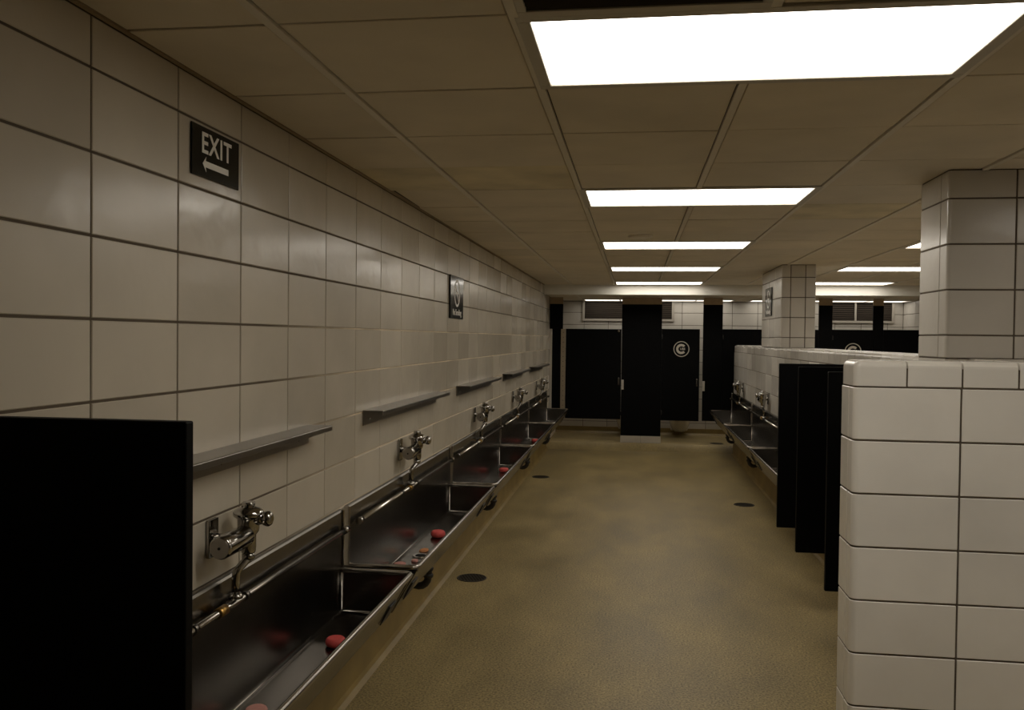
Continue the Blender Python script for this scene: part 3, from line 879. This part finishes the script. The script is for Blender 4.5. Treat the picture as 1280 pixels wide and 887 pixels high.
stall_door('black stall door behind the divider and the far column', 1.3065, 2.02, DZ0, DZ1+.016, hinge=-1)
stall_door('black stall door just beyond the far column', 2.10, 2.6955, DZ0, DZ1+.02)
stall_door('black stall door with a round letter emblem showing above the divider', 2.8915, 3.4645, DZ0, DZ1+.025, hinge=-1, emblem=True)
stall_door('black stall door in the corner by the far side wall', 3.617, XR-.02, DZ0, DZ1+.03)

# ------------------------------------------------------------------ toilets behind the doors
def toilet(label, x):
    t = thing('toilet', label, 'toilet', (x, YB-.03, PLAT+.08))
    mb = MB(); rings = []
    secs = [(.00, .085, .10, -.20), (.04, .12, .16, -.23), (.12, .155, .215, -.27), (.20, .175, .24, -.29), (.25, .182, .25, -.30), (.265, .178, .245, -.30)]
    n = 24; v = []
    for z, rx, ry, cy in secs:
        for k in range(n):
            a = 2*PI*k/n; v.append((rx*math.cos(a), cy+ry*math.sin(a), z))
    f = [[i*n+k, i*n+(k+1) % n, (i+1)*n+(k+1) % n, (i+1)*n+k] for i in range(len(secs)-1) for k in range(n)]
    f += [list(range(n))[::-1], [(len(secs)-1)*n+k for k in range(n)]]
    mb.add(v, f, True).build('bowl', 'porcelain', t)
    MB().box(-.14, .14, -.09, .0, -.0, .26).build('wall_mount', 'porcelain', t, .02)
    v = []; f = []
    for k in range(n):
        a = 2*PI*k/n
        for s, zz in ((1.0, .268), (1.0, .29), (.62, .29), (.62, .268)): v.append((.186*s*math.cos(a), -.30+.255*s*math.sin(a), zz))
    for k in range(n):
        j = (k+1) % n
        for q in range(4): f.append((4*k+q, 4*j+q, 4*j+(q+1) % 4, 4*k+(q+1) % 4))
    MB().add(v, f).build('seat', 'black_panel', t)
    MB().tube([(0, -.05, .26), (0, -.05, .55), (.0, .0, .56)], .018, 10).build('flush_pipe', 'chrome', t)
    return t
toilet('white wall-hung toilet showing under the narrow emblem door', .74)
toilet('white wall-hung toilet behind the wide pilaster', -.12)

# ------------------------------------------------------------------ floor drains
def make_drain():
    t = thing('floor_drain', '', 'floor drain')
    r = .104
    MB().lathe([(r, -.004), (r, .002), (r-.004, .003), (r-.013, .003), (r-.013, -.002)], (0, 0, 0), 'z', 32).build('drain_ring', 'grate_iron', t)
    MB().lathe([(r-.013, -.003), (r-.013, .0008)], (0, 0, 0), 'z', 32).build('drain_well', 'hole_dark', t)
    for k in range(-4, 5):
        c = k*.020; L_ = math.sqrt(max(0, (r-.013)**2-c*c))
        MB().box(-L_, L_, c-.0035, c+.0035, .0009, .003).build('grate_bar', 'grate_iron', t)
    for k in range(-4, 5):
        c = k*.020; L_ = math.sqrt(max(0, (r-.013)**2-c*c))
        MB().box(c-.003, c+.003, -L_, L_, .0009, .0028).build('grate_bar', 'grate_iron', t)
    return t
dproto = make_drain()
for k, (x, y, z, lab) in enumerate(((-1.098, 5.92, .0006, 'round iron floor drain below the second trough of the long wall'), (-1.10, 10.4, .0006, 'round iron floor drain below the fourth trough of the long wall'),
                    (1.12, 9.06, .0006, 'round iron floor drain below the middle trough of the divider'), (1.26, 13.62, PLAT+.0006, 'round iron floor drain on the stall platform by the divider'))):
    t = dproto if k == 0 else copy_tree(dproto)
    t.location = (x if k < 2 else x, y, z); t['label'] = lab; t['group'] = 'floor drains'
    t.rotation_euler = (0, 0, .4)

# ------------------------------------------------------------------ cakes and scraps in the troughs
def cake(name, label, x, y, r, h, mat, sq=1.0, group='deodorant cakes in the troughs'):
    mb = MB().lathe([(r*.80, 0), (r*.97, h*.22), (r, h*.5), (r*.95, h*.8), (r*.78, h)], (0, 0, 0), 'z', 22)
    v = mb.v; mb.v = [(p[0], p[1]*sq, p[2]) for p in v]
    o = mb.build(name, mat, None, loc=(x, y, .4312)); tag(o, label, 'deodorant cake', group); return o
cake('deodorant_cake', 'red deodorant cake in the trough beside the black screen', -1.168, 3.33, .040, .032, 'puck')
cake('deodorant_cake', 'worn pale pink deodorant cake next to the first trough drain', -1.207, 2.68, .036, .022, 'puck_pale')
cake('deodorant_cake', 'red deodorant cake in the second trough from the black screen', -1.190, 5.26, .045, .038, 'puck')
cake('deodorant_cake', 'thin pale pink cake remnant at the near end of the second trough', -1.245, 4.58, .032, .010, 'puck_pale')
cake('deodorant_cake', 'red deodorant cake in the third trough from the black screen', -1.180, 7.93, .045, .036, 'puck')
cake('deodorant_cake', 'small red deodorant cake in the fourth trough from the black screen', -1.160, 10.30, .042, .034, 'puck')
def scrap(label, x, y, mat, sx, sy, h=.008):
    pts = []; n = 7
    for k in range(n):
        a = 2*PI*k/n; q = R.uniform(.7, 1.1); pts.append((sx*q*math.cos(a), sy*q*math.sin(a)))
    v = [(a, b_, 0) for a, b_ in pts]+[(a*.85, b_*.85, h) for a, b_ in pts]
    f = [[k, (k+1) % n, n+(k+1) % n, n+k] for k in range(n)]+[list(range(n))[::-1], list(range(n, 2*n))]
    o = MB().add(v, f).build('cake_fragment', mat, None, loc=(x, y, .4312)); tag(o, label, 'cake fragment', 'broken cake pieces by the second drain'); return o
scrap('orange broken piece of cake by the second trough drain', -1.190, 4.90, 'puck_orange', .028, .045)
scrap('pale broken piece of cake by the second trough drain', -1.185, 4.66, 'puck_pale', .022, .03)

bpy.context.view_layer.update()
